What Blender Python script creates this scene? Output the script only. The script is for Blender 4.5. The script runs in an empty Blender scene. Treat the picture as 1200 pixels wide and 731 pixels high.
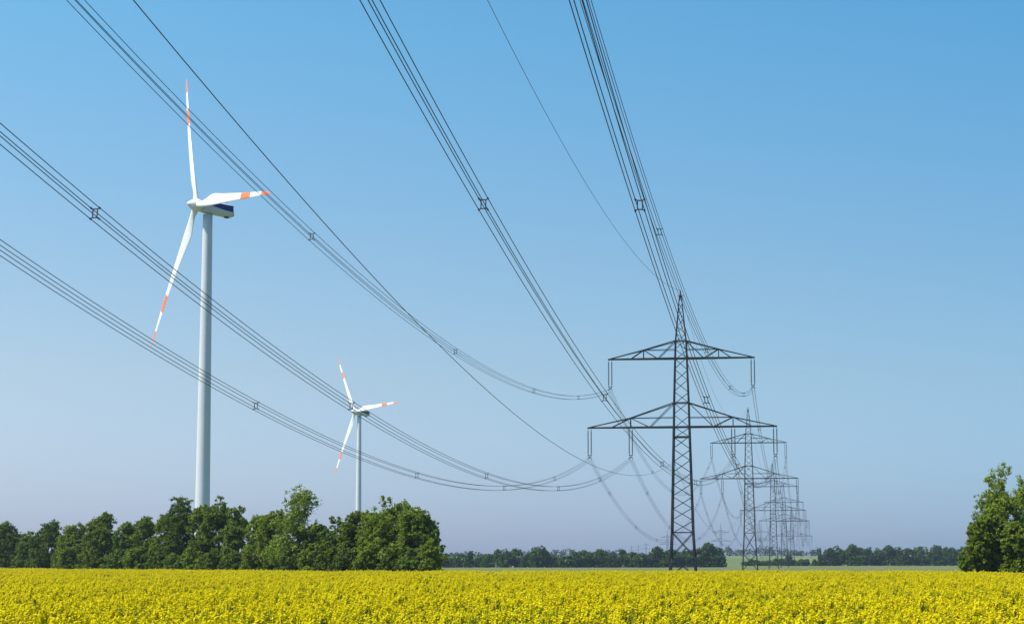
import bpy, math, random
import numpy as np
from mathutils import Vector, Matrix

S = bpy.context.scene
C = S.collection
R = math.radians

# ------------------------------------------------------------ camera, light
F_PX, HORIZON, EYE = 2400.0, 660.6, 2.4          # focal length in photo pixels, horizon row, eye height
CU, CV = 600.0, 365.5
PITCH = math.atan((HORIZON - CV) / F_PX)
cam_d = bpy.data.cameras.new('camera')
cam = bpy.data.objects.new('camera', cam_d)
C.objects.link(cam)
cam.location = (0, 0, EYE)
cam.rotation_euler = (math.pi / 2 + PITCH, 0, 0)
cam_d.sensor_fit = 'HORIZONTAL'
cam_d.sensor_width = 36.0
cam_d.lens = 36.0 * F_PX / 1200.0
cam_d.clip_start = 0.5
cam_d.clip_end = 60000
S.camera = cam

SUN_EL, SUN_AZ = R(55), R(-106)                  # azimuth from +Y towards +X: the sun stands to the left
w = bpy.data.worlds.new('World')
S.world = w
w.use_nodes = True
nt = w.node_tree
sky = nt.nodes.new('ShaderNodeTexSky')
sky.sky_type = 'NISHITA'
sky.sun_disc = False
sky.sun_elevation = SUN_EL
sky.sun_rotation = SUN_AZ
sky.altitude = 0
sky.air_density = 1.0
sky.dust_density = 1.0
sky.ozone_density = 6.0
bg = nt.nodes['Background']
bg.inputs['Strength'].default_value = 0.15
tint = nt.nodes.new('ShaderNodeMix')
tint.data_type, tint.blend_type = 'RGBA', 'MULTIPLY'
tint.inputs[0].default_value = 1.0
tc = nt.nodes.new('ShaderNodeTexCoord')
sx = nt.nodes.new('ShaderNodeSeparateXYZ')
el = nt.nodes.new('ShaderNodeValToRGB')                  # haze colour put into the sky by a tint: low sky blue instead of yellow
e = el.color_ramp.elements
e[0].position, e[0].color = 0.0, (0.465, 0.575, 0.90, 1)
e[1].position, e[1].color = 0.26, (0.38, 0.71, 0.77, 1)
k = e.new(0.033); k.color = (0.475, 0.585, 0.815, 1)
k = e.new(0.09); k.color = (0.525, 0.595, 0.665, 1)
k = e.new(0.144); k.color = (0.50, 0.62, 0.665, 1)
nt.links.new(tc.outputs['Generated'], sx.inputs[0])
nt.links.new(sx.outputs['Z'], el.inputs['Fac'])
az = nt.nodes.new('ShaderNodeMapRange')                  # the sky pales towards the sun's side
az.inputs['From Min'].default_value, az.inputs['From Max'].default_value = -0.26, 0.26
az.inputs['To Min'].default_value, az.inputs['To Max'].default_value = 1.0, 0.0
nt.links.new(sx.outputs['X'], az.inputs['Value'])
side = nt.nodes.new('ShaderNodeMix')
side.data_type = 'RGBA'
side.inputs[6].default_value = (1.0, 1.05, 1.0, 1)
side.inputs[7].default_value = (1.60, 1.31, 1.13, 1)
nt.links.new(az.outputs[0], side.inputs[0])
both = nt.nodes.new('ShaderNodeMix')
both.data_type, both.blend_type = 'RGBA', 'MULTIPLY'
both.inputs[0].default_value = 1.0
nt.links.new(el.outputs['Color'], both.inputs[6])
nt.links.new(side.outputs[2], both.inputs[7])
nt.links.new(both.outputs[2], tint.inputs[7])
nt.links.new(sky.outputs[0], tint.inputs[6])
nt.links.new(tint.outputs[2], bg.inputs['Color'])
sd = bpy.data.lights.new('sun', 'SUN')
sd.energy = 4.8
sd.angle = R(0.53)
sd.color = (1.0, 0.95, 0.87)
so = bpy.data.objects.new('sun', sd)
C.objects.link(so)
sdir = Vector((math.sin(SUN_AZ) * math.cos(SUN_EL), math.cos(SUN_AZ) * math.cos(SUN_EL), math.sin(SUN_EL)))
so.rotation_euler = sdir.to_track_quat('Z', 'Y').to_euler()
so.location = sdir * 400
S.view_settings.view_transform = 'Standard'
S.view_settings.look = 'None'
S.view_settings.exposure = 0.42
S.view_settings.gamma = 1.0
S.cycles.max_bounces = 6
S.cycles.transparent_max_bounces = 8
S.cycles.volume_bounces = 0

# ------------------------------------------------------------ helpers
def at(u, v, d):
    """world point that the photo shows at pixel (u, v) when it is d metres ahead"""
    x, y, z = u - CU, -(v - CV), F_PX
    wy = z * math.cos(PITCH) - y * math.sin(PITCH)
    wz = z * math.sin(PITCH) + y * math.cos(PITCH)
    return Vector((x / wy * d, d, EYE + wz / wy * d))

def sstep(a, b, x):
    t = min(1.0, max(0.0, (x - a) / (b - a)))
    return t * t * (3 - 2 * t)

def ground_z(x, y):
    z = 1.0 * sstep(1250, 1750, y) * sstep(40, 220, x)
    z += 14.0 * sstep(1900, 3300, y) + 5.0 * sstep(3300, 5200, y) * sstep(-1500, 1800, x)
    return z

class MB:
    def __init__(s):
        s.v, s.f, s.m = [], [], []
    def add(s, vs, fs, mi=0):
        o = len(s.v)
        s.v.extend([tuple(p) for p in vs])
        s.f.extend([tuple(i + o for i in f) for f in fs])
        s.m.extend([mi] * len(fs))
    def beam(s, p, q, w, h=None):
        p, q = Vector(p), Vector(q)
        h = h or w
        d = (q - p).normalized()
        a = Vector((0, 0, 1)) if abs(d.z) < 0.9 else Vector((0, 1, 0))
        x = d.cross(a).normalized() * w / 2
        y = d.cross(x).normalized() * h / 2
        vs = [b + sx * x + sy * y for b in (p, q) for sx, sy in ((-1, -1), (1, -1), (1, 1), (-1, 1))]
        s.add(vs, [(0, 1, 2, 3), (7, 6, 5, 4), (0, 4, 5, 1), (1, 5, 6, 2), (2, 6, 7, 3), (3, 7, 4, 0)])
    def tube(s, pts, rad, n=6, caps=True):
        pts = [Vector(p) for p in pts]
        rs = rad if isinstance(rad, (list, tuple)) else [rad] * len(pts)
        vs = []
        for i, p in enumerate(pts):
            d = (pts[min(i + 1, len(pts) - 1)] - pts[max(i - 1, 0)]).normalized()
            a = Vector((0, 0, 1)) if abs(d.z) < 0.9 else Vector((0, 1, 0))
            x = d.cross(a).normalized()
            y = d.cross(x).normalized()
            for k in range(n):
                t = 2 * math.pi * k / n
                vs.append(p + (x * math.cos(t) + y * math.sin(t)) * rs[i])
        fs = [(i * n + k, i * n + (k + 1) % n, (i + 1) * n + (k + 1) % n, (i + 1) * n + k)
              for i in range(len(pts) - 1) for k in range(n)]
        if caps:
            fs += [tuple(range(n))[::-1], tuple((len(pts) - 1) * n + k for k in range(n))]
        s.add(vs, fs)
    def lathe(s, prof, n=16, axis='Z', base=(0, 0, 0), mi=0):
        vs = []
        for r, z in prof:
            for k in range(n):
                t = 2 * math.pi * k / n
                c, q = r * math.cos(t), r * math.sin(t)
                p = (c, q, z) if axis == 'Z' else (c, z, q)
                vs.append(Vector(p) + Vector(base))
        fs = [(i * n + k, i * n + (k + 1) % n, (i + 1) * n + (k + 1) % n, (i + 1) * n + k)
              for i in range(len(prof) - 1) for k in range(n)]
        fs += [tuple(range(n))[::-1], tuple((len(prof) - 1) * n + k for k in range(n))]
        s.add(vs, fs, mi)
    def mesh(s, name, mats, smooth=False):
        me = bpy.data.meshes.new(name)
        me.from_pydata(s.v, [], s.f)
        for m in (mats if isinstance(mats, (list, tuple)) else [mats]):
            me.materials.append(m)
        me.polygons.foreach_set('material_index', s.m)
        if smooth:
            me.polygons.foreach_set('use_smooth', [True] * len(s.f))
        me.update()
        return me
    def build(s, name, mats, parent=None, smooth=False):
        return link(name, s.mesh(name, mats, smooth), parent)

def link(name, me, parent=None, loc=(0, 0, 0), rot=(0, 0, 0), scale=None):
    o = bpy.data.objects.new(name, me)
    C.objects.link(o)
    o.location, o.rotation_euler = loc, rot
    if scale:
        o.scale = scale
    if parent:
        o.parent = parent
    return o

def tag(o, label=None, cat=None, group=None, kind=None):
    for k, v in (('label', label), ('category', cat), ('group', group), ('kind', kind)):
        if v:
            o[k] = v
    return o

def quads_mesh(name, P, mats, mi=None):
    """P: (n,4,3) array of quad corners"""
    n = len(P)
    me = bpy.data.meshes.new(name)
    me.vertices.add(n * 4)
    me.vertices.foreach_set('co', P.reshape(-1).astype(np.float32))
    me.loops.add(n * 4)
    me.loops.foreach_set('vertex_index', np.arange(n * 4, dtype=np.int32))
    me.polygons.add(n)
    me.polygons.foreach_set('loop_start', np.arange(0, n * 4, 4, dtype=np.int32))
    for m in mats:
        me.materials.append(m)
    if mi is not None:
        me.polygons.foreach_set('material_index', mi.astype(np.int32))
    me.update(calc_edges=True)
    me.validate()
    return me

# ------------------------------------------------------------ materials
def mat(name, col, rough=0.6, metal=0.0, spec=0.5):
    m = bpy.data.materials.new(name)
    m.use_nodes = True
    b = m.node_tree.nodes['Principled BSDF']
    b.inputs['Base Color'].default_value = (*col, 1)
    b.inputs['Roughness'].default_value = rough
    b.inputs['Metallic'].default_value = metal
    b.inputs['Specular IOR Level'].default_value = spec
    return m

def noisy(name, c1, c2, scale, rough=0.6, detail=4, metal=0.0, spec=0.5, coord='Object', c3=None, scale3=1.0):
    m = mat(name, c1, rough, metal, spec)
    n, l = m.node_tree.nodes, m.node_tree.links
    tc = n.new('ShaderNodeTexCoord')
    nz = n.new('ShaderNodeTexNoise')
    nz.inputs['Scale'].default_value = scale
    nz.inputs['Detail'].default_value = detail
    cr = n.new('ShaderNodeValToRGB')
    cr.color_ramp.elements[0].position = 0.35
    cr.color_ramp.elements[1].position = 0.65
    cr.color_ramp.elements[0].color = (*c1, 1)
    cr.color_ramp.elements[1].color = (*c2, 1)
    l.new(tc.outputs[coord], nz.inputs['Vector'])
    l.new(nz.outputs['Fac'], cr.inputs['Fac'])
    l.new(cr.outputs['Color'], n['Principled BSDF'].inputs['Base Color'])
    return m

def leafy(name, c1, c2, scale, transl=0.3, tcol=None, coord='Object', objrand=0.0, lift=None):
    """foliage: diffuse + translucent, hue varying from clump to clump"""
    m = noisy(name, c1, c2, scale, 0.6, 3, coord=coord, spec=0.05)
    n, l = m.node_tree.nodes, m.node_tree.links
    src = [k for k in l if k.to_socket.name == 'Base Color'][0].from_socket
    if objrand:
        oi = n.new('ShaderNodeObjectInfo')
        mp = n.new('ShaderNodeMapRange')
        mp.inputs['To Min'].default_value = 1 - objrand
        mp.inputs['To Max'].default_value = 1 + objrand
        l.new(oi.outputs['Random'], mp.inputs['Value'])
        hs = n.new('ShaderNodeHueSaturation')
        hs.inputs['Hue'].default_value = 0.5
        l.new(mp.outputs[0], hs.inputs['Value'])
        l.new(src, hs.inputs['Color'])
        src = hs.outputs['Color']
        l.new(src, n['Principled BSDF'].inputs['Base Color'])
    tr = n.new('ShaderNodeBsdfTranslucent')
    if tcol:
        tr.inputs['Color'].default_value = (*tcol, 1)
    else:
        l.new(src, tr.inputs['Color'])
    mx = n.new('ShaderNodeMixShader')
    mx.inputs['Fac'].default_value = transl
    l.new(n['Principled BSDF'].outputs[0], mx.inputs[1])
    l.new(tr.outputs[0], mx.inputs[2])
    l.new(mx.outputs[0], n['Material Output'].inputs['Surface'])
    return m

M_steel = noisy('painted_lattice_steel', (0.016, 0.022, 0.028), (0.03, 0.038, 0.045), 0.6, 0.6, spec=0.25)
M_wire = mat('aluminium_conductor', (0.03, 0.035, 0.045), 0.55, 0.1)
M_ins = mat('brown_glazed_insulator', (0.05, 0.05, 0.055), 0.3)
M_conc = noisy('footing_concrete', (0.28, 0.27, 0.25), (0.36, 0.35, 0.32), 3.0, 0.9)
M_white = noisy('turbine_white', (0.74, 0.75, 0.76), (0.80, 0.80, 0.80), 0.25, 0.35)
M_tower = noisy('turbine_tower_paint', (0.54, 0.565, 0.59), (0.59, 0.61, 0.63), 0.15, 0.42)
M_red = mat('turbine_red', (0.86, 0.19, 0.045), 0.45)
M_blue = mat('turbine_blue_stripe', (0.006, 0.03, 0.17), 0.5, 0, 0.2)
M_dark = mat('dark_rubber', (0.03, 0.03, 0.035), 0.6)
M_bark = noisy('bark', (0.07, 0.055, 0.04), (0.12, 0.10, 0.075), 4.0, 0.9)
M_leaf = leafy('leaf_mid_green', (0.105, 0.165, 0.014), (0.20, 0.25, 0.034), 0.5, 0.36, objrand=0.22)
M_leaf2 = leafy('leaf_yellow_green', (0.13, 0.20, 0.014), (0.24, 0.29, 0.036), 0.5, 0.38, objrand=0.15)
M_leaf3 = leafy('leaf_dark_green', (0.08, 0.135, 0.015), (0.15, 0.20, 0.03), 0.5, 0.33, objrand=0.2)
M_leaf_far = leafy('leaf_far_hedge', (0.035, 0.08, 0.013), (0.08, 0.13, 0.022), 0.08, 0.15, objrand=0.25)

# ------------------------------------------------------------ ground
def ground_material():
    m = mat('meadow_and_fields', (0.15, 0.17, 0.07), 0.95, 0, 0.1)
    n, l = m.node_tree.nodes, m.node_tree.links
    g = n.new('ShaderNodeNewGeometry')
    sp = n.new('ShaderNodeSeparateXYZ')
    l.new(g.outputs['Position'], sp.inputs[0])
    def ramp(src, a, b):
        r = n.new('ShaderNodeMapRange')
        r.interpolation_type = 'SMOOTHSTEP'
        r.inputs['From Min'].default_value, r.inputs['From Max'].default_value = a, b
        l.new(src, r.inputs['Value'])
        return r.outputs[0]
    def mix(fac, a, b):
        x = n.new('ShaderNodeMix')
        x.data_type = 'RGBA'
        l.new(fac, x.inputs['Factor'])
        for s, v in (('A', a), ('B', b)):
            sock = [k for k in x.inputs if k.name == s and k.type == 'RGBA'][0]
            if isinstance(v, tuple):
                sock.default_value = (*v, 1)
            else:
                l.new(v, sock)
        return [k for k in x.outputs if k.type == 'RGBA'][0]
    def noise(scale, detail=4):
        mp = n.new('ShaderNodeMapping')
        mp.inputs['Scale'].default_value = scale
        l.new(g.outputs['Position'], mp.inputs[0])
        z = n.new('ShaderNodeTexNoise')
        z.inputs['Scale'].default_value = 1
        z.inputs['Detail'].default_value = detail
        l.new(mp.outputs[0], z.inputs['Vector'])
        return z.outputs['Fac']
    fine = ramp(noise((0.15, 0.05, 0.1), 6), 0.35, 0.65)
    big = ramp(noise((0.006, 0.003, 0.005), 3), 0.42, 0.58)
    meadow = mix(fine, (0.10, 0.13, 0.04), (0.155, 0.165, 0.062))
    soil = mix(fine, (0.06, 0.065, 0.025), (0.09, 0.085, 0.04))
    wheat = mix(big, (0.11, 0.15, 0.045), (0.15, 0.175, 0.065))
    c = mix(ramp(sp.outputs['Y'], 395, 405), soil, meadow)
    c = mix(ramp(sp.outputs['Y'], 1850, 1870), c, wheat)
    l.new(c, n['Principled BSDF'].inputs['Base Color'])
    bp = n.new('ShaderNodeBump')
    bp.inputs['Strength'].default_value = 0.6
    bp.inputs['Distance'].default_value = 0.3
    l.new(noise((1.5, 1.5, 1.5), 8), bp.inputs['Height'])
    l.new(bp.outputs[0], n['Principled BSDF'].inputs['Normal'])
    return m

gm = MB()
xs = [-3900, -2600, -1800, -1200, -800] + list(range(-600, 601, 60)) + [800, 1200, 1800, 2600, 3900]
ys = [-400, -200, 0, 100, 200, 300, 400, 500, 700, 900, 1100] + list(range(1250, 1800, 50)) + list(range(1900, 3400, 100)) + [3700, 4100, 4600, 5200, 6000]
gm.add([(x, y, ground_z(x, y)) for y in ys for x in xs],
       [(j * len(xs) + i, j * len(xs) + i + 1, (j + 1) * len(xs) + i + 1, (j + 1) * len(xs) + i)
        for j in range(len(ys) - 1) for i in range(len(xs) - 1)])
tag(gm.build('ground', ground_material(), smooth=True), kind='structure')

# ------------------------------------------------------------ haze (one even box of air)
hz = MB()
X0, X1, Y0, Y1, Z0, Z1 = -4000, 4000, -500, 6100, -1.2, 158
hz.add([(x, y, z) for z in (Z0, Z1) for x, y in ((X0, Y0), (X1, Y0), (X1, Y1), (X0, Y1))],
       [(3, 2, 1, 0), (4, 5, 6, 7), (0, 1, 5, 4), (1, 2, 6, 5), (2, 3, 7, 6), (3, 0, 4, 7)])
hm = bpy.data.materials.new('summer_haze')
hm.use_nodes = True
n = hm.node_tree.nodes
n.remove(n['Principled BSDF'])
pv = n.new('ShaderNodeVolumePrincipled')
pv.inputs['Color'].default_value = (0.62, 0.72, 1.0, 1)
pv.inputs['Density'].default_value = 0.00005
pv.inputs['Anisotropy'].default_value = 0.1
hm.node_tree.links.new(pv.outputs[0], n['Material Output'].inputs['Volume'])
tag(hz.build('haze', hm), kind='stuff')

# ------------------------------------------------------------ power line
LINE_AZ = R(8.53)
LD = Vector((math.sin(LINE_AZ), math.cos(LINE_AZ), 0))
LN = Vector((LD.y, -LD.x, 0))
P1 = at(800.5, HORIZON, 348)
P1.z = 0
PYLONS = [(348, 0.0), (675, 4.8), (1010, 3.0), (1310, 4.2), (1660, -1.6)]       # distance ahead, body extension
def pylon_base(d):
    p = P1 + LD * ((d - 348) / LD.y)
    p.z = ground_z(p.x, p.y)
    return p

LEVELS = [(0, 2.2), (7.7, 1.78), (23.8, 1.36), (25.5, 1.32), (29.6, 1.24), (37.2, 1.0), (40.2, 0.90), (48.0, 0.16)]
def half_width(z):
    for (a, wa), (b, wb) in zip(LEVELS, LEVELS[1:]):
        if z <= b:
            return wa + (wb - wa) * (z - a) / (b - a)
    return LEVELS[-1][1]

def mast_mesh(ext):
    m = MB()
    def hw(z):                       # z measured on the standard body; legs get longer below
        return half_width(z) if z >= 0 else LEVELS[0][1] - z * 0.055
    def zz(z):
        return z + ext
    cs = ((1, 1), (-1, 1), (-1, -1), (1, -1))
    def corner(k, z):
        a = hw(z)
        return (cs[k][0] * a, cs[k][1] * a, zz(z))
    zb = -ext
    stops = [zb] + [z for z, _ in LEVELS if z > zb + 0.5]
    for k in range(4):
        for a, b in zip(stops, stops[1:]):
            t = 0.26 if b < 26 else (0.21 if b < 41 else 0.14)
            m.beam(corner(k, a), corner(k, b), t)
    # leg panels: two crossed bays below the belt, then single diagonals that alternate from face to face
    def faces():
        for k in range(4):
            yield k, (k + 1) % 4
    mid = zb + (7.7 - zb) * 0.46
    for a, b in ((zb + 0.4, mid), (mid, 7.7)):
        for k, j in faces():
            m.beam(corner(k, a), corner(j, b), 0.12)
            m.beam(corner(j, a), corner(k, b), 0.12)
    def zig(a, b, cnt, t):
        for i in range(cnt):
            u, v = a + (b - a) * i / cnt, a + (b - a) * (i + 1) / cnt
            for k, j in faces():
                p, q = (k, j) if (i + k) % 2 else (j, k)
                m.beam(corner(p, u), corner(q, v), t)
    zig(7.7, 23.8, 8, 0.125)
    zig(23.8, 25.5, 1, 0.11)
    zig(25.5, 29.6, 2, 0.11)
    zig(29.6, 37.2, 4, 0.11)
    zig(37.2, 40.2, 2, 0.10)
    zig(40.2, 48.0, 6, 0.08)
    for z, t in ((7.7, 0.14), (23.8, 0.2), (25.5, 0.2), (29.6, 0.16), (37.2, 0.18), (40.2, 0.15)):
        for k, j in faces():
            m.beam(corner(k, z), corner(j, z), t)
    m.beam((0, 0, zz(47.6)), (0, 0, zz(48.9)), 0.2)
    m.beam((-0.55, 0, zz(48.0)), (0.55, 0, zz(48.0)), 0.09)
    return m.mesh('lattice_mast', M_steel)

def crossarm_mesh(zb, zt, half, node, diag):
    """both cantilevers of one crossarm; node = (x, z) of the kink in the top chord"""
    m = MB()
    bw, tw = half_width(zb), half_width(zt)
    for s in (-1, 1):
        for f in (-1, 1):
            def py(x):
                return f * (bw + (0.16 - bw) * (x - bw) / (half - bw))
            tip = (s * half, f * 0.16, zb)
            nd = (s * node[0], py(node[0]) * 0.8, node[1])
            m.beam((s * bw, f * bw, zb), tip, 0.2, 0.24)
            m.beam((s * tw, f * tw, zt), nd, 0.15)
            m.beam(nd, (s * (half - 0.3), f * 0.16, zb + 0.1), 0.14)
            m.beam(nd, (s * tw, f * tw, node[1]), 0.09)
            m.beam((s * tw, f * tw, zt), (s * diag[0], py(diag[0]), zb), 0.11)
            m.beam(nd, (s * diag[0], py(diag[0]), zb), 0.11)
            m.beam(nd, (s * diag[1], py(diag[1]), zb), 0.11)
            m.beam(nd, (s * node[0], py(node[0]), zb), 0.11)
        k = 7
        for i in range(k):
            a, b = bw + (half - bw) * i / k, bw + (half - bw) * (i + 1) / k
            ya, yb = bw + (0.16 - bw) * i / k, bw + (0.16 - bw) * (i + 1) / k
            g = 1 if i % 2 else -1
            m.beam((s * a, g * ya, zb), (s * b, -g * yb, zb), 0.1)
            m.beam((s * b, -yb, zb), (s * b, yb, zb), 0.09)
        m.beam((s * node[0], -0.7, node[1]), (s * node[0], 0.7, node[1]), 0.09)
        m.beam((s * half, -0.3, zb), (s * half, 0.3, zb), 0.2)
    return m.mesh('crossarm', M_steel)

ARM_LOW = crossarm_mesh(25.5, 29.6, 16.0, (8.7, 27.1), (5.4, 12.0))
ARM_UP = crossarm_mesh(37.2, 40.2, 12.4, (6.4, 38.7), (3.9, 8.6))

def insulator_mesh():
    m = MB()
    prof = [(0.035, 0.0), (0.035, -0.35), (0.07, -0.36), (0.07, -0.5)]
    z = -0.5
    for i in range(22):
        prof += [(0.055, z), (0.13, z - 0.05), (0.12, z - 0.085), (0.055, z - 0.09)]
        z -= 0.172
    prof += [(0.07, z), (0.07, z - 0.12), (0.03, z - 0.13), (0.03, -4.6)]
    m.lathe(prof, 8)
    m.beam((0, -0.28, -0.52), (0, 0.28, -0.52), 0.05)
    m.beam((0, -0.28, -4.28), (0, 0.28, -4.28), 0.05)
    return m.mesh('insulator_string', M_ins)
INS = insulator_mesh()
ym = MB()
ym.beam((-0.36, 0, -4.58), (0.36, 0, -4.58), 0.12, 0.1)
ym.beam((-0.3, 0, -4.6), (0, 0, -4.95), 0.09)
ym.beam((0.3, 0, -4.6), (0, 0, -4.95), 0.09)
ym.beam((-0.28, 0, -4.98), (0.28, 0, -4.98), 0.09)
ym.beam((-0.28, -0.3, -5.25), (-0.28, 0.3, -5.25), 0.08)
ym.beam((0.28, -0.3, -5.25), (0.28, 0.3, -5.25), 0.08)
ym.beam((-0.28, 0, -4.98), (-0.28, 0, -5.3), 0.07)
ym.beam((0.28, 0, -4.98), (0.28, 0, -5.3), 0.07)
YOKE = ym.mesh('yoke', M_steel)
fm = MB()
for sx in (-1, 1):
    for sy in (-1, 1):
        fm.lathe([(0.55, -0.6), (0.55, 0.25), (0.42, 0.4)], 10, base=(sx * 2.2, sy * 2.2, 0))
# attachment points: lateral offset, height of the crossarm underside, short names for labels
PHASES = [(-15.75, 25.4, "lower crossarm's left outer tip"), (-8.7, 25.4, "lower crossarm's left inner hanger"),
          (-12.15, 37.1, "upper crossarm's left tip"), (8.7, 25.4, "lower crossarm's right inner hanger"),
          (15.75, 25.4, "lower crossarm's right outer tip"), (12.15, 37.1, "upper crossarm's right tip")]
CLAMP = 5.2                                   # wire clamp below the crossarm

def make_pylon(base, ext, label, group, detail=True, mast=None, scale=None):
    t = link('transmission_pylon', None, None, base, (0, 0, -LINE_AZ), scale)
    tag(t, label, 'pylon', group)
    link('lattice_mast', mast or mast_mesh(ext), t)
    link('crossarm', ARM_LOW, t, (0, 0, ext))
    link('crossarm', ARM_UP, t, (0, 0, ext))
    if detail:
        if ext == 0.0:
            for sx in (-1, 1):
                for sy in (-1, 1):
                    f = MB()
                    f.lathe([(0.5, -0.6), (0.5, 0.25), (0.4, 0.4)], 10)
                    o = f.build('footing', M_conc, t)
                    o.location = (sx * 2.2, sy * 2.2, 0)
        for off, z, _ in PHASES:
            a = link('insulator_string', INS, t, (off - 0.27, 0, z + ext))
            link('insulator_string', INS, t, (off + 0.27, 0, z + ext))
            link('yoke', YOKE, a, (0.27, 0, 0))
    return t

NTH = ['nearest and tallest lattice power pylon, standing at the edge of the rape field',
       'second lattice power pylon, half hidden behind the right arms of the nearest one',
       'third lattice power pylon, smaller, just right of the second pylon mast',
       'fourth lattice power pylon in the row, small and hazy between the third and the last',
       'last and smallest lattice power pylon of the row, rightmost in the cluster']
BASES = [pylon_base(d) for d, _ in PYLONS]
MASTS = []
for (d, ext), b, lab in zip(PYLONS, BASES, NTH):
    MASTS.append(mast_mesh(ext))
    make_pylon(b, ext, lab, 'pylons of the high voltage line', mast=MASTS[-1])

# spacer: a small square frame with four clamp arms
sm = MB()
qx, qz, kx, kz = 0.105, 0.2, 0.2, 0.25
for a, b in (((-qx, -qz), (qx, -qz)), ((qx, -qz), (qx, qz)), ((qx, qz), (-qx, qz)), ((-qx, qz), (-qx, -qz))):
    sm.beam((a[0], 0, a[1]), (b[0], 0, b[1]), 0.045)
for sx in (-1, 1):
    for sz in (-1, 1):
        sm.beam((sx * qx, 0, sz * qz), (sx * kx, 0, sz * kz), 0.042)
        sm.beam((sx * kx, -0.1, sz * kz), (sx * kx, 0.1, sz * kz), 0.06)
SPACER = sm.mesh('spacer', M_wire)

def run(name, label, group, origin, direction, zf, length, rad, spacers=(), hx=0.2, hz=0.25, n=56):
    t = link(name, None, None, origin)
    t.rotation_euler = (0, 0, math.atan2(-direction.x, direction.y))       # local +Y along the line
    tag(t, label, 'power line', group)
    offs = [(-hx, hz), (hx, hz), (-hx, -hz), (hx, -hz)]
    for ox, oz in offs:
        m = MB()
        m.tube([(ox, length * i / n, zf(length * i / n) - origin.z + oz) for i in range(n + 1)], rad, 5)
        m.build('wire', M_wire, t, smooth=True)
    for s in spacers:
        sl = math.atan2(zf(s + 0.5) - zf(s - 0.5), 1.0)
        link('spacer', SPACER, t, (0, s, zf(s) - origin.z), (sl, 0, 0))
    return t

def single(name, label, group, origin, direction, zf, length, rad, n=56):
    m = MB()
    m.tube([(0, length * i / n, zf(length * i / n) - origin.z) for i in range(n + 1)], rad, 5)
    o = m.build(name, M_wire, None, smooth=True)
    o.location = origin
    o.rotation_euler = (0, 0, math.atan2(-direction.x, direction.y))
    return tag(o, label, 'power line', group)

# span towards the camera: measured from the nearest pylon back over the viewer's left
NEAR = [(0.1343, 0.000484), (0.1350, 0.000482), (0.1280, 0.000463), (0.1262, 0.000452), (0.1300, 0.000455), (0.1255, 0.000466)]
SPC = [(47, 96, 152, 210, 264), (50, 98, 153, 211, 262), (47, 95, 151, 209, 262), (57, 108, 159, 210, 261), (63, 113, 163, 213, 263), (45, 91, 145, 205, 262)]
for (off, zc, nm), (a, b), sp in zip(PHASES, NEAR, SPC):
    z0 = zc - CLAMP
    o = BASES[0] + LN * off
    o.z = z0
    run('conductor_bundle', 'overhead four-wire bundle ending at the %s on the nearest pylon' % nm,
        'conductor bundles overhead', o, -LD, lambda s, a=a, b=b, z0=z0: z0 - a * s + b * s * s, 430.0, 0.020, sp, n=90)
oe = BASES[0].copy(); oe.z = 48.85
single('earth_wire', "thin earth wire from the top picture edge down to the nearest pylon's tip", 'single wires overhead',
       oe, -LD, lambda s: 48.85 - 0.1131 * s + 0.000404 * s * s, 430.0, 0.022, 90)
oc = BASES[0] - LN * 1.35; oc.z = 19.6
single('cable', "single cable sweeping from upper left to the nearest pylon's mast below its crossarms", 'single wires overhead',
       oc, -LD, lambda s: 19.6 - 0.1042 * s + 0.000415 * s * s, 430.0, 0.023, 90)

WORD = ['first', 'second', 'third', 'fourth', 'fifth']
for i in range(len(BASES) - 1):
    L = (BASES[i + 1] - BASES[i]).length
    e0, e1 = BASES[i].z + PYLONS[i][1], BASES[i + 1].z + PYLONS[i + 1][1]
    b = (0.00053, 0.00050, 0.00050, 0.00048)[i]
    def zf(z0, z1):
        return lambda s: z0 + (z1 - z0) * s / L - b * s * (L - s)
    for off, zc, nm in PHASES:
        o = BASES[i] + LN * off
        o.z = zc - CLAMP + e0
        lab = 'sagging wires between %s and %s pylon hung from the %s' % (WORD[i], WORD[i + 1], nm)
        sp = [L * (j + 0.6) / 6 for j in range(6)] if i < 2 else ()
        run('conductor_bundle', lab, 'conductor bundles between far pylons', o, LD, zf(o.z, zc - CLAMP + e1), L, 0.019 if i == 0 else 0.022, sp, n=40)
    o = BASES[i].copy(); o.z = 48.85 + e0
    single('earth_wire', 'thin earth wire from the tip of the %s pylon to the tip of the %s' % (WORD[i], WORD[i + 1]), 'far earth wires',
           o, LD, lambda s: 48.85 + e0 + (e1 - e0) * s / L - 0.00042 * s * (L - s), L, 0.022, 40)
    o = BASES[i] - LN * 1.35; o.z = 19.6 + e0
    single('cable', 'single low cable between the masts of the %s and %s pylon' % (WORD[i], WORD[i + 1]), 'far low cables',
           o, LD, lambda s: 19.6 + e0 + (e1 - e0) * s / L - 0.00045 * s * (L - s), L, 0.025, 40)

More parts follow.
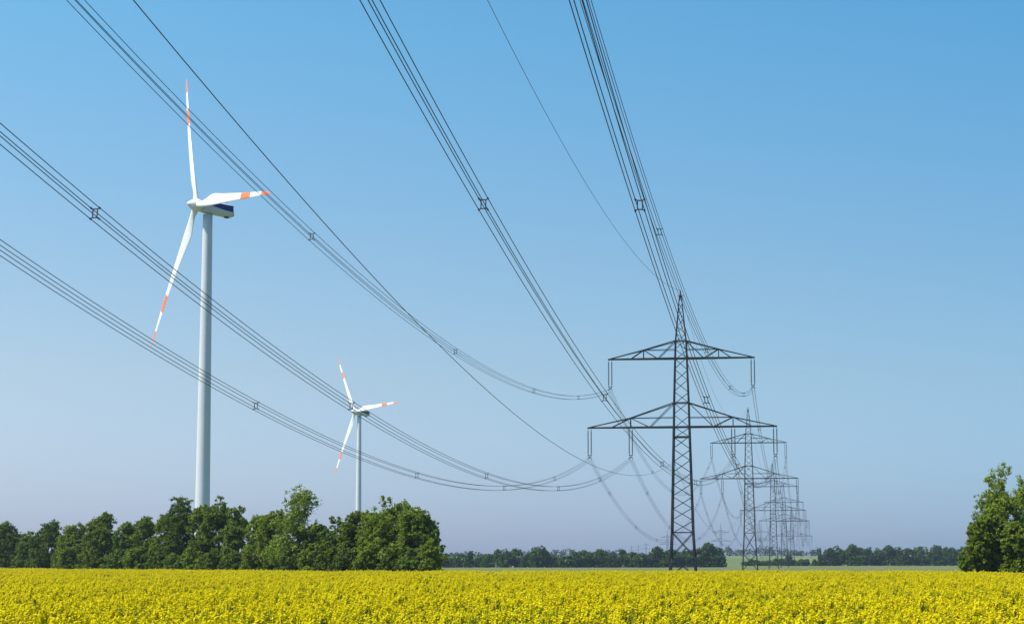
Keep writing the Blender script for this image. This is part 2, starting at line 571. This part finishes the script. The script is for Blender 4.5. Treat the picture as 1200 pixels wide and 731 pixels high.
# faint pylons on the skyline
FAR = [(844.5, 613, 2500, 'faint tall pylon on the skyline between the nearest and the second pylon'),
       (892, 614, 2700, 'faint pylon on the skyline just right of the second pylon mast'),
       (782, 621, 2600, 'faint pylon on the skyline just left of the nearest pylon mast'),
       (757, 634, 2900, 'tiny faint skyline pylon, first left of the faint one beside the nearest mast'),
       (748, 637, 3000, 'tiny faint skyline pylon, second left of the faint one beside the nearest mast'),
       (740, 638, 3000, 'tiny faint skyline pylon, third left of the faint one beside the nearest mast'),
       (726, 640, 3100, 'tiny faint pylon above the far hedge, leftmost of the skyline group')]
for u, v, d, lab in FAR:
    p = at(u, v, d)
    gz = ground_z(p.x, p.y)
    h = p.z - gz
    s = h / 48.9
    make_pylon((p.x, p.y, gz), 0.0, lab, 'faint pylons on the skyline', False, MASTS[0], (s * 0.9, s, s))

# ------------------------------------------------------------ wind turbines
def ring_section(w2, h2, zc, n=28, e=0.42):
    out = []
    for k in range(n):
        t = 2 * math.pi * k / n
        c, s = math.cos(t), math.sin(t)
        out.append((w2 * math.copysign(abs(c) ** e, c), zc + h2 * math.copysign(abs(s) ** e, s)))
    return out

def turbine_meshes():
    d = {}
    m = MB()
    prof = [(2.15, -0.5)]
    for i in range(25):
        z = 96.6 * i / 24
        r = 2.12 + (1.28 - 2.12) * (z / 96.6)
        prof.append((r, z))
    m.lathe(prof, 48)
    d['tower'] = m.mesh('tower', M_tower, True)
    # nacelle: local +Y points out through the hub
    m = MB()
    st = [(2.1, 1.25, 1.3, 0.0), (1.9, 1.45, 1.45, 0.0), (0.6, 1.75, 1.65, 0.0), (-3.0, 1.85, 1.7, 0.0), (-5.2, 1.85, 1.7, 0.0), (-6.5, 1.85, 1.65, 0.0), (-6.95, 1.7, 1.45, 0.0)]
    n = 28
    vs = []
    for y, a, b, zc in st:
        for x, z in ring_section(a, b, zc, n):
            vs.append((x, y + (0.5 * (z / 1.9) if y < -6 else 0), z))
    o = len(m.v)
    m.v.extend(vs)
    for i in range(len(st) - 1):
        for k in range(n):
            k2 = (k + 1) % n
            m.f.append((i * n + k, i * n + k2, (i + 1) * n + k2, (i + 1) * n + k))
            zm = (vs[i * n + k][2] + vs[i * n + k2][2]) / 2
            xm = abs(vs[i * n + k][0] + vs[i * n + k2][0]) / 2
            m.m.append(0)
    m.f.append(tuple((len(st) - 1) * n + k for k in range(n))[::-1]); m.m.append(0)
    m.f.append(tuple(range(n))); m.m.append(0)
    d['nacelle'] = m.mesh('nacelle', [M_tower], True)
    # side stripe, a thin panel proud of the shell on both sides
    m = MB()
    for s in (-1, 1):
        a = []
        for y, z0, z1 in ((1.4, 0.7, 0.95), (-1.5, 0.1, 1.22), (-4.0, -0.25, 1.25), (-6.7, -0.45, 1.25)):
            a.append((1.885 * s, y, z0)); a.append((1.882 * s, y, z1))
        b = [(x - 0.35 * s, y, z) for x, y, z in a]
        fs = []
        for i in range(3):
            fs += [(2 * i, 2 * i + 2, 2 * i + 3, 2 * i + 1), (8 + 2 * i + 1, 8 + 2 * i + 3, 8 + 2 * i + 2, 8 + 2 * i),
                   (2 * i + 1, 2 * i + 3, 8 + 2 * i + 3, 8 + 2 * i + 1), (8 + 2 * i, 8 + 2 * i + 2, 2 * i + 2, 2 * i)]
        fs += [(0, 1, 9, 8), (7, 6, 14, 15)]
        m.add(a + b, fs)
    d['stripe'] = m.mesh('stripe', M_blue)
    m = MB()
    m.beam((0, -5.3, 1.6), (0, -5.3, 3.4), 0.09)
    m.beam((-0.5, -5.3, 3.2), (0.5, -5.3, 3.2), 0.06)
    d['weather_mast'] = m.mesh('weather_mast', M_dark)
    m = MB()
    m.lathe([(0.7, -1.6), (0.7, -1.95), (0.5, -2.0)], 14, base=(0, -5.7, 0))
    d['vent'] = m.mesh('vent', M_dark)
    m = MB()
    prof = [(1.3, 2.12), (1.62, 2.2), (1.75, 2.8), (1.75, 3.5), (1.6, 4.1), (1.25, 4.8), (0.85, 5.4), (0.45, 5.9), (0.1, 6.2)]
    m.lathe(prof, 28, 'Y')
    d['hub'] = m.mesh('hub', M_white, True)
    # blade: span along +Z, leading edge towards +X, suction side towards -Y (downwind)
    m = MB()
    Lb = 44.0
    rs = sorted(set([1.2, 2.0, 3.2, 4.6, 6.2, 8.2, 10.2, 12.5, 15, 18, 22, 25, Lb * 0.63, 31, Lb * 0.75, 36, Lb * 0.89, 41, 42.8, 43.6, 44.0]))
    def lerp(x, xp, fp):
        return float(np.interp(x, xp, fp))
    n = 16
    for r in rs:
        c = lerp(r, [1.2, 3, 5, 8.5, 10, 16, 28, 39, 42.8, 43.6, 44], [1.75, 1.85, 2.4, 3.6, 3.55, 2.8, 1.75, 1.05, 0.7, 0.45, 0.12])
        tk = lerp(r, [1.2, 3, 5, 8.5, 12, 20, 30, 44], [1.75, 1.6, 1.3, 1.0, 0.72, 0.46, 0.26, 0.05])
        tw = R(lerp(r, [1.2, 8, 16, 30, 44], [12, 11, 6, 2, 0]))
        bend = -1.1 * max(0, (r - 6) / 38) ** 2
        le = lerp(r, [1.2, 3, 8.5, 44], [0.875, 0.9, 1.0, 0.35])
        for k in range(n):
            t = 2 * math.pi * k / n
            xc = math.cos(t)
            fat = 1.0 if r < 3 else (0.75 + 0.35 * xc)
            x = le - c / 2 + c / 2 * xc
            y = tk / 2 * math.sin(t) * fat
            m.v.append((x * math.cos(tw) - y * math.sin(tw), x * math.sin(tw) + y * math.cos(tw) + bend, r))
    for i in range(len(rs) - 1):
        q = (rs[i] + rs[i + 1]) / 2 / Lb
        red = q > 0.89 or 0.63 < q < 0.75
        for k in range(n):
            m.f.append((i * n + k, i * n + (k + 1) % n, (i + 1) * n + (k + 1) % n, (i + 1) * n + k))
            m.m.append(1 if red else 0)
    m.f.append(tuple((len(rs) - 1) * n + k for k in range(n))); m.m.append(1)
    d['blade'] = m.mesh('blade', [M_white, M_red], True)
    return d
TM = turbine_meshes()

def turbine(u, d, v_hub, yaw_deg, th0, label):
    b0 = at(u, HORIZON, d)
    hub = at(u, v_hub, d)
    gz = ground_z(b0.x, b0.y)
    base = Vector((b0.x, b0.y, gz))
    s = (hub.z - gz) / 98.6
    t = link('wind_turbine', None, None, base, (0, 0, 0), (s, s, s))
    tag(t, label, 'wind turbine', 'wind turbines')
    link('tower', TM['tower'], t)
    # direction the rotor faces
    b = Vector((-b0.x, -b0.y, 0)).normalized()
    l = Vector((-b0.y, b0.x, 0)).normalized()
    y = R(yaw_deg)
    nv = b * math.cos(y) + l * math.sin(y)
    az = math.atan2(-nv.x, nv.y)
    tilt = Matrix.Rotation(R(5), 4, 'X')
    base_m = Matrix.Translation((0, 0, 98.6)) @ Matrix.Rotation(az, 4, 'Z')
    na = link('nacelle', TM['nacelle'], t)
    na.matrix_local = base_m @ tilt
    link('stripe', TM['stripe'], na); link('weather_mast', TM['weather_mast'], na); link('vent', TM['vent'], na)
    hb = link('hub', TM['hub'], t)
    hb.matrix_local = base_m @ tilt
    for k in range(3):
        bl = link('blade', TM['blade'], t)
        a = R(th0 + 120 * k)
        # seen from the front the rotor turns clockwise; local +X at the top points to the viewer's right
        rot = Matrix.Rotation(a, 4, 'Y')
        fl = Matrix.Rotation(math.pi, 4, 'Z')
        bl.matrix_local = base_m @ tilt @ Matrix.Translation((0, 3.3, 0)) @ Matrix.Rotation(-a, 4, 'Y') @ Matrix.Diagonal((-1, 1, 1, 1))
    return t
turbine(236.0, 566, 243, 66, -26, 'large white wind turbine with red-banded blades rising behind the left tree row')
turbine(419.5, 1380, 483, 54, -35, 'small distant white wind turbine with red-tipped blades right of the large one')

# ------------------------------------------------------------ trees
def leaf_quads(rng, centers, radii, n, size, flat=0.85, out=0.55, sub=18):
    """leaves sit in small clumps on the surface of the crown's lobes"""
    k = len(centers)
    d0 = rng.normal(size=(k, sub, 3)); d0 /= np.linalg.norm(d0, axis=2)[:, :, None]
    sc = centers[:, None] + d0 * (radii[:, None] * (0.62 + 0.38 * rng.random((k, sub))))[:, :, None] * np.array([1, 1, flat])
    sr = radii[:, None] * (0.13 + 0.19 * rng.random((k, sub)))
    sc, sr, d0 = sc.reshape(-1, 3), sr.reshape(-1), d0.reshape(-1, 3)
    wts = sr ** 2
    idx = rng.choice(len(sc), n, p=wts / wts.sum())
    g = rng.normal(size=(n, 3))
    dd = g / np.linalg.norm(g, axis=1)[:, None]
    rr = sr[idx] * np.minimum(1.5, np.abs(rng.normal(size=n)) * 0.55 + 0.35)
    p = sc[idx] + dd * rr[:, None] * np.array([1, 1, 0.8])
    d = dd * 0.6 + d0[idx] * 0.6
    nr = d * out + rng.normal(size=(n, 3)) * 0.55 + np.array([0, 0, 0.25])
    nr /= np.linalg.norm(nr, axis=1)[:, None]
    a = np.cross(nr, rng.normal(size=(n, 3))); a /= np.linalg.norm(a, axis=1)[:, None]
    b = np.cross(nr, a)
    sz = size * (0.6 + 0.8 * rng.random(n))
    A, B = a * sz[:, None] * 0.72, b * sz[:, None] * 0.5
    bendv = nr * (sz * 0.15)[:, None]
    return np.stack([p - A, p - B - bendv, p + A, p + B - bendv], 1)

def tree_meshes(seed, h, R0, prof, nlobes, nleaf, leaf, mats, trunk_r=None, airy=0.0):
    rng = np.random.default_rng(seed)
    rnd = random.Random(seed)
    ts = np.array([p[0] for p in prof]); rp = np.array([p[1] for p in prof]) * R0
    cs, rad = [], []
    lean = rng.normal(size=2) * 0.04 * h
    tgrid = np.linspace(ts[0], ts[-1], 200)
    wt = np.interp(tgrid, ts, rp) + 0.15 * R0
    for i in range(nlobes):
        t = rng.choice(tgrid, p=wt / wt.sum())
        rr = np.interp(t, ts, rp)
        an = rng.random() * 2 * math.pi
        lr = R0 * rng.uniform(0.24, 0.46) * (0.75 + 0.25 * min(1, rr / R0))
        dist = max(0.0, rr - lr * 0.8) * rng.uniform(0.55, 1.08) * (1.0 if t < 0.75 else 0.88)
        cs.append((math.cos(an) * dist + lean[0] * t, math.sin(an) * dist + lean[1] * t, t * h - lr * 0.35))
        rad.append(lr)
    cs, rad = np.array(cs), np.array(rad)
    # keep the foliage above the ground and the top at h
    cs[:, 2] = np.maximum(cs[:, 2], rad * 0.7)
    top = (cs[:, 2] + rad * 0.85).max()
    cs[:, 2] *= h / top
    P = leaf_quads(rng, cs, rad, nleaf, leaf)
    P[:, :, 2] = np.maximum(P[:, :, 2], 0.05 + rng.random(len(P))[:, None] * 0.2)
    if airy:                                      # the top of the crown is thinner, the sky shows through
        zt = P[:, :, 2].mean(1) / h
        P = P[rng.random(len(P)) > airy * np.clip((zt - 0.45) / 0.3, 0, 1)]
    crown = quads_mesh('crown', P, mats)
    m = MB()
    tr = trunk_r or h * 0.018
    pts = [(lean[0] * t + rnd.uniform(-1, 1) * 0.012 * h * (t > 0), lean[1] * t + rnd.uniform(-1, 1) * 0.012 * h * (t > 0), t * h * 0.86 - (0.3 if t == 0 else 0)) for t in (0, .12, .25, .4, .55, .7, .85, 1)]
    m.tube(pts, [tr * k for k in (1.35, 1.0, .9, .78, .62, .46, .3, .12)], 8)
    order = np.argsort(-rad)[:26]
    for i in order:
        c = Vector(cs[i])
        t0 = max(0.1, min(0.85, (c.z - 0.45 * (abs(c.x) + abs(c.y)) - 0.08 * h) / (h * 0.86)))
        k = t0 * 7
        a = Vector((lean[0] * t0, lean[1] * t0, t0 * h * 0.86))
        mid = a.lerp(c, 0.5) + Vector((rnd.uniform(-.3, .3), rnd.uniform(-.3, .3), 0.05 * h * rnd.random()))
        r0 = tr * 0.42 * (1 - 0.6 * t0)
        m.tube([a, mid, c], [r0, r0 * 0.6, r0 * 0.2], 5)
        for q in range(2):
            e = c + Vector((rnd.gauss(0, 1), rnd.gauss(0, 1), rnd.gauss(0.3, .8))) * rad[i] * 0.5
            m.tube([mid, mid.lerp(e, .55), e], [r0 * .4, r0 * .25, r0 * .08], 4)
    return crown, m.mesh('trunk', M_bark, True)

ROUND = [(0.04, .72), (.2, .95), (.4, 1.0), (.6, .98), (.78, .88), (.9, .7), (.97, .5)]
BUSH = [(0.03, .9), (.25, 1.0), (.5, .98), (.75, .88), (.9, .7), (.97, .5)]
ASH = [(0.03, .8), (.2, .9), (.4, .95), (.6, .85), (.75, .78), (.9, .6), (.97, .45)]
TALL = [(0.03, .85), (.15, .95), (.35, 1.0), (.55, .78), (.72, .7), (.88, .58), (.97, .42)]

def tree(u, v_top, half_px, d, prof, seed, label, group, mats, nleaf=9000, lobes=44, leaf=0.34, name='tree', cat='tree', dy=0.0, airy=0.0):
    p = at(u, HORIZON, d)
    gz = ground_z(p.x, p.y)
    h = at(u, v_top, d).z - gz
    R0 = half_px * d / F_PX
    cr, tk = tree_meshes(seed, h, R0, prof, lobes, nleaf, leaf, mats, airy=airy)
    t = link(name, None, None, (p.x, p.y + dy, gz), (0, 0, 0))
    tag(t, label, cat, group)
    link('trunk', tk, t)
    link('crown', cr, t)
    return t

ROW = 'deciduous trees in the left row'
def row_d(u):
    # the row runs away from the viewer towards the left
    return 1.0 / np.interp(u, [-40, 0, 140, 280, 430, 520], [1 / 700, 1 / 640, 1 / 480, 1 / 395, 1 / 345, 1 / 325])
LEFT = [
    (-14, 614, 20, ROUND, 0, 'cut-off tree at the left picture edge, first of the row'),
    (12, 611, 17, ROUND, 0, 'rounded tree near the left edge, second of the left row'),
    (34, 622, 14, BUSH, 2, 'low dark tree between the two leftmost rounded trees of the row'),
    (55, 608, 16, ROUND, 2, 'dark domed tree of the left row, standing clear of its lower neighbours'),
    (86, 612, 17, ROUND, 0, 'mid green tree between the dark domed tree and the taller broad one'),
    (118, 600, 19, ROUND, 0, 'taller broad tree of the left row, left of the lower saddle'),
    (146, 611, 15, BUSH, 2, 'lower tree in the saddle of the left row'),
    (168, 604, 15, TALL, 0, 'slim tree with a ragged top in the left row, before the rise'),
    (188, 599, 14, BUSH, 1, 'yellow-green bushy tree left of the big turbine tower, low in the row'),
    (208, 580, 19, ROUND, 2, 'tall dark tree just left of the big turbine tower'),
    (236, 590, 15, BUSH, 1, 'fresh green tree right in front of the big turbine tower foot'),
    (257, 581, 16, ROUND, 2, 'tall dark tree just right of the big turbine tower'),
    (281, 593, 15, ROUND, 2, 'dark tree in the dip between the turbine tower and the tallest tree'),
    (301, 602, 16, BUSH, 0, 'low bushy tree at the foot of the dip right of the turbine tower'),
    (323, 596, 17, BUSH, 1, 'yellow-green bushy tree in front of the tallest tree'),
    (347, 569, 27, ASH, 0, 'tallest tree of the left row with a loose airy top'),
    (374, 612, 14, BUSH, 2, 'low dark tree under the right side of the tallest tree'),
    (395, 604, 18, BUSH, 2, 'dark low tree left of the small turbine tower'),
    (417, 598, 16, ROUND, 0, 'dark tree at the foot of the small turbine tower'),
    (438, 598, 15, BUSH, 1, 'light green bushy tree just right of the small turbine tower'),
    (464, 580, 27, ROUND, 1, 'big rounded tree with the tallest dome at the right end of the row'),
    (489, 592, 22, ROUND, 0, 'last broad rounded tree at the right end of the left row'),
]
MATSETS = [[M_leaf], [M_leaf2], [M_leaf3]]
for i, (u, v, hp, pr, ms, lab) in enumerate(LEFT):
    tree(u, v, hp * 1.42, float(row_d(u)) + (6 if ms == 2 else 0), pr, 100 + i, lab, ROW, MATSETS[ms],
         nleaf=38000 if hp > 18 else 28000, lobes=66, leaf=0.235 if u > 150 else 0.3, airy=0.5 if pr is ASH else 0.12)
# undergrowth along the foot of the row
SH = 'shrubs along the foot of the left row'
for i, u in enumerate((-4, 24, 46, 72, 100, 130, 158, 182, 202, 228, 250, 272, 296, 318, 340, 364, 386, 408, 430, 456, 480, 506)):
    d = float(row_d(u)) - 9
    tree(u, HORIZON - 3.6 * F_PX / d + 6 * ((i * 7) % 3) / 2, 13 * 395 / d + 4, d, BUSH, 300 + i,
         ('low leafy shrub filling the foot of the left tree row above the rape flowers'), SH, MATSETS[(i * 2 + 1) % 3],
         nleaf=4200, lobes=24, leaf=0.27, name='shrub', cat='shrub')

# right group
RG = 'trees of the right group'
tree(1180, 542, 38, 283, ASH, 501, 'tallest tree of the right group with an airy narrow top', RG, [M_leaf2], 42000, 66, 0.2, airy=0.5)
tree(1212, 552, 36, 290, ASH, 502, 'tree cut off by the right picture edge, behind the tallest one', RG, [M_leaf2], 42000, 66, 0.2, airy=0.5)
tree(1163, 590, 22, 279, ROUND, 503, 'mid-height rounded tree in front of the tallest right tree', RG, [M_leaf2], 42000, 66, 0.2, airy=0.5)
tree(1146, 609, 20, 276, BUSH, 504, 'low bushy tree at the left end of the right group', RG, [M_leaf2], 32000, 60, 0.2)
tree(1190, 610, 24, 274, BUSH, 505, 'broad low tree at the front foot of the right group', RG, [M_leaf2], 38000, 60, 0.2)
tree(1132, 640, 10, 274, BUSH, 506, 'small light green shrub at the far left foot of the right group', RG, [M_leaf2], 2500, 20, 0.3, name='shrub', cat='shrub')

# far hedges: a few tree shapes, copied
protos = []
for i, pr in enumerate((BUSH, BUSH, ROUND, BUSH, TALL, BUSH)):
    protos.append(tree_meshes(700 + i, 12.0, 6.2, pr, 36, 4200, 0.6, [M_leaf_far], 0.25))
def far_tree(u, v_top, half_px, d, k, label, group, name='tree', cat='tree'):
    p = at(u, HORIZON, d)
    gz = ground_z(p.x, p.y)
    h = at(u, v_top, d).z - gz
    r = half_px * d / F_PX
    t = link(name, None, None, (p.x, p.y, gz), (0, 0, (u * 37 % 628) / 100), (r / 6.2, r / 6.2, h / 12.0))
    tag(t, label, cat, group)
    link('trunk', protos[k][1], t)
    link('crown', protos[k][0], t)
    return t
rnd = random.Random(5)
LH = 'trees of the far hedge left of the nearest pylon'
lab = 'dark rounded tree in the far hedge between the left row and the nearest pylon'
spec = {630: (639, 13), 707: (643, 11), 780: (640, 13)}
u = 509.0
i = 0
while u < 806:
    far_tree(u, 646 + 2.2 * math.sin(u * 0.06) + rnd.uniform(-3.5, 4), rnd.uniform(8, 13), 1440 + rnd.uniform(-25, 25), i % 6, lab, LH)
    u += rnd.uniform(8.5, 12)
    i += 1
for u, v, hp, l2 in ((631, 638.5, 13, 'taller domed tree near the middle of the far hedge'),
                     (702, 642, 10, 'slightly taller tree of the far hedge halfway to the nearest pylon'),
                     (769, 640, 13, 'taller tree of the far hedge just left of the nearest pylon mast'),
                     (795, 645, 11, 'dark tree of the far hedge touching the left leg of the nearest pylon'),
                     (820, 641, 12, 'dark tree of the far hedge behind the right leg of the nearest pylon'),
                     (843, 641, 9, 'low dark tree at the very right end of the far hedge, under the tall one'),
                     (808, 642, 12, 'dark tree of the far hedge seen through the nearest pylon mast'),
                     (833, 634.5, 15, 'tall dark tree ending the far hedge right of the nearest pylon mast')):
    far_tree(u, v, hp, 1425, i % 6, l2, LH)
    i += 1
RH = 'trees of the far hedge left of the right group'
lab = 'dark rounded tree in the far hedge between the last pylons and the right group'
u = 972.0
while u < 1150:
    top = 641 + rnd.uniform(-3, 3)
    if 1083 < u < 1096:
        top = 649
    far_tree(u, top, rnd.uniform(10, 13), 1720 + rnd.uniform(-25, 25), i % 6, lab, RH)
    u += rnd.uniform(10, 13)
    i += 1
far_tree(961, 641, 3.2, 1700, 4, 'slim dark poplar-like tree at the left end of the right far hedge', RH); i += 1
far_tree(1002, 636.5, 13, 1705, 0, 'tall rounded tree near the left end of the right far hedge', RH); i += 1
far_tree(1095, 638, 10, 1705, 2, 'lighter tree by the gap of the right far hedge', RH); i += 1
FS = 'bushes around the feet of the far pylons'
lab = 'low dark bush around the feet of the far pylons'
u = 874
while u < 972:
    far_tree(u, 656 + rnd.uniform(-3, 1.5), rnd.uniform(4, 7), 1700 + rnd.uniform(-15, 15), i % 6, lab, FS, 'bush', 'bush')
    u += rnd.uniform(5, 9)
    i += 1
far_tree(925, 649, 6, 1690, 1, 'taller dark bush between the feet of the last two pylons', FS, 'bush', 'bush')

# the wood on the skyline reads as one mass
rng = np.random.default_rng(9)
cs, rad = [], []
for k in range(520):
    x = -500 + 2100 * k / 520 + rng.normal() * 2
    y = 3300 + rng.normal() * 18 + 60 * math.sin(x * 0.004)
    hgt = (11 if x > 280 else 6.5) + 3 * math.sin(x * 0.021) + 2.5 * math.sin(x * 0.077 + 1) + rng.normal() * 1.2
    for j in range(3):
        cs.append((x + rng.normal() * 3, y + rng.normal() * 5, ground_z(x, y) + hgt * (0.25 + 0.27 * j)))
        rad.append(rng.uniform(3.0, 4.6))
P = leaf_quads(rng, np.array(cs), np.array(rad), 42000, 1.7)
tag(link('far_wood', quads_mesh('far_wood', P, [M_leaf_far])), 'hazy blue-green wood on the skyline behind the far fields', 'wood', None, 'stuff')

# ------------------------------------------------------------ rape field in flower
M_flower = leafy('rape_petal', (0.62, 0.505, 0.004), (0.80, 0.68, 0.008), 2.2, 0.28)
M_green = leafy('rape_stem', (0.10, 0.15, 0.022), (0.17, 0.22, 0.035), 1.3, 0.25)
def raceme_patch(seed, size=1.5, plants=19, bloom=1.0):
    rng = np.random.default_rng(seed)
    Q, MI = [], []
    def quad(c, a, b, mi):
        Q.append([c - a - b, c + a - b, c + a + b, c - a + b]); MI.append(mi)
    for i in range(plants):
        x, y = (rng.random(2) - 0.5) * size * 1.1
        H = 1.2 + rng.normal() * 0.12
        base = np.array([x, y, 0.0])
        nb = rng.integers(4, 9)
        for b in range(nb):
            an, sp = rng.random() * 6.283, (0 if b == 0 else rng.uniform(0.05, 0.14))
            ht = H - (0 if b == 0 else rng.uniform(0.01, 0.2))
            tip = base + np.array([math.cos(an) * sp, math.sin(an) * sp, ht])
            fork = base + np.array([0, 0, ht * 0.55])
            dx = np.array([math.cos(an + 1.57), math.sin(an + 1.57), 0]) * 0.006
            Q.append([fork - dx, fork + dx, tip + dx, tip - dx]); MI.append(1)
            # pods and buds below the flowers
            for k in range(8):
                c = tip + (fork - tip) * rng.uniform(0.15, 0.55) + rng.normal(size=3) * 0.015
                a = rng.normal(size=3); a[2] = abs(a[2]) + 0.4; a /= np.linalg.norm(a)
                s = np.cross(a, rng.normal(size=3)); s /= np.linalg.norm(s)
                quad(c, a * 0.035, s * 0.007, 1)
            hh = rng.uniform(0.08, 0.17)
            for k in range(rng.integers(18, 28) if rng.random() < bloom else rng.integers(2, 7)):
                t = rng.random()
                rr = 0.066 * (1 - 0.55 * t) * (0.5 + 0.6 * rng.random())
                f = rng.random() * 6.283
                d = np.array([math.cos(f), math.sin(f), 0.6 + 0.9 * t])
                c = tip + np.array([math.cos(f) * rr, math.sin(f) * rr, (t - 0.6) * hh])
                nr = d + rng.normal(size=3) * 0.45; nr /= np.linalg.norm(nr)
                a = np.cross(nr, rng.normal(size=3)); a /= np.linalg.norm(a)
                bb = np.cross(nr, a)
                s = rng.uniform(0.012, 0.02)
                quad(c, a * s, bb * s, 0)
        # main stem and leaves
        dx = np.array([0.012, 0, 0])
        Q.append([base - dx, base + dx, base + np.array([0, 0, H * .6]) + dx * .6, base + np.array([0, 0, H * .6]) - dx * .6]); MI.append(1)
        for k in range(5):
            f = rng.random() * 6.283
            z = rng.uniform(0.35, 0.95)
            o = np.array([math.cos(f), math.sin(f), rng.uniform(-.1, .6)]); o /= np.linalg.norm(o)
            s = np.array([-math.sin(f), math.cos(f), 0]) * rng.uniform(0.02, 0.045)
            a = base + np.array([0, 0, z]); e = a + o * rng.uniform(0.12, 0.24); mdl = (a + e) / 2 + np.array([0, 0, .02])
            Q.append([a, mdl - s, e, mdl + s]); MI.append(1)
    return quads_mesh('rape_patch', np.array(Q), [M_flower, M_green], np.array(MI))

pc = bpy.data.collections.new('rape_patches')             # kept out of the scene: only the field's node tree uses it
NP = 8
for i in range(NP):
    o = bpy.data.objects.new('rape_patch', raceme_patch(40 + i, bloom=0.8 if i < 5 else (0.5 if i < 7 else 0.28)))
    pc.objects.link(o)

rng = np.random.default_rng(3)
pts, rot, scl, idx = [], [], [], []
SP = 1.32
def edge_y(x):
    # far edge of the crop: follows the tree row on the left, then runs straight
    return float(np.interp(x, [-170, -150, -95, -46, -25, -10, 120], [640, 595, 450, 366, 312, 326, 326]))
y = 22.0
while y < 660:
    hw0 = 0.262 * y + 12
    x = -hw0
    while x < hw0:
        px, py = x + rng.normal() * 0.25, y + rng.normal() * 0.25
        if py < edge_y(px) - 2:
            pts.append((px, py, 0.0))
            rot.append((0.0, 0.0, rng.random() * 6.283))
            und = 0.06 * math.sin(px * 0.55 + 1.7 * math.sin(py * 0.13)) + 0.06 * math.sin(py * 0.31 + 2 * math.sin(px * 0.11)) + rng.normal() * 0.045
            k = 0.8 + min(py, 200) / 300
            s = min(1.05, 0.975 + (und - 0.045) * k)
            if rng.random() < 0.035:
                s *= 0.86
            scl.append((1.0, 1.0, s))
            thin = math.sin(px * 0.21 + 2.1 * math.sin(py * 0.047)) + math.sin(py * 0.16 + 1.3 * math.sin(px * 0.09)) + rng.normal() * 0.8
            idx.append(int(rng.integers(5)) if thin < 0.35 else (5 + int(rng.integers(2)) if thin < 1.2 else 7))
        x += SP
    y += SP
me = bpy.data.meshes.new('rape_field')
me.vertices.add(len(pts))
me.vertices.foreach_set('co', np.array(pts, np.float32).reshape(-1))
for nm, ty, arr in (('rot', 'FLOAT_VECTOR', rot), ('scl', 'FLOAT_VECTOR', scl)):
    a = me.attributes.new(nm, ty, 'POINT')
    a.data.foreach_set('vector', np.array(arr, np.float32).reshape(-1))
a = me.attributes.new('pick', 'INT', 'POINT')
a.data.foreach_set('value', np.array(idx, np.int32))
me.materials.append(M_flower)
field = link('rape_field', me)
tag(field, 'dense yellow flowering rape field filling the foreground up to the trees and pylon', 'rape field', None, 'stuff')
ng = bpy.data.node_groups.new('rape_scatter', 'GeometryNodeTree')
ng.interface.new_socket('Geometry', in_out='INPUT', socket_type='NodeSocketGeometry')
ng.interface.new_socket('Geometry', in_out='OUTPUT', socket_type='NodeSocketGeometry')
N = ng.nodes
gi, go = N.new('NodeGroupInput'), N.new('NodeGroupOutput')
m2p = N.new('GeometryNodeMeshToPoints')
ci = N.new('GeometryNodeCollectionInfo')
ci.inputs['Collection'].default_value = pc
ci.inputs['Separate Children'].default_value = True
iop = N.new('GeometryNodeInstanceOnPoints')
iop.inputs['Pick Instance'].default_value = True
def attr(nm, ty):
    k = N.new('GeometryNodeInputNamedAttribute')
    k.data_type = ty
    k.inputs['Name'].default_value = nm
    return [o for o in k.outputs if o.enabled and o.name == 'Attribute'][0]
lk = ng.links.new
lk(gi.outputs[0], m2p.inputs['Mesh'])
lk(m2p.outputs[0], iop.inputs['Points'])
lk(ci.outputs[0], iop.inputs['Instance'])
lk(attr('pick', 'INT'), iop.inputs['Instance Index'])
lk(attr('rot', 'FLOAT_VECTOR'), iop.inputs['Rotation'])
lk(attr('scl', 'FLOAT_VECTOR'), iop.inputs['Scale'])
lk(iop.outputs[0], go.inputs[0])
md = field.modifiers.new('scatter', 'NODES')
md.node_group = ng
print('patches', len(pts), 'verts/patch', len(pc.objects[0].data.vertices))
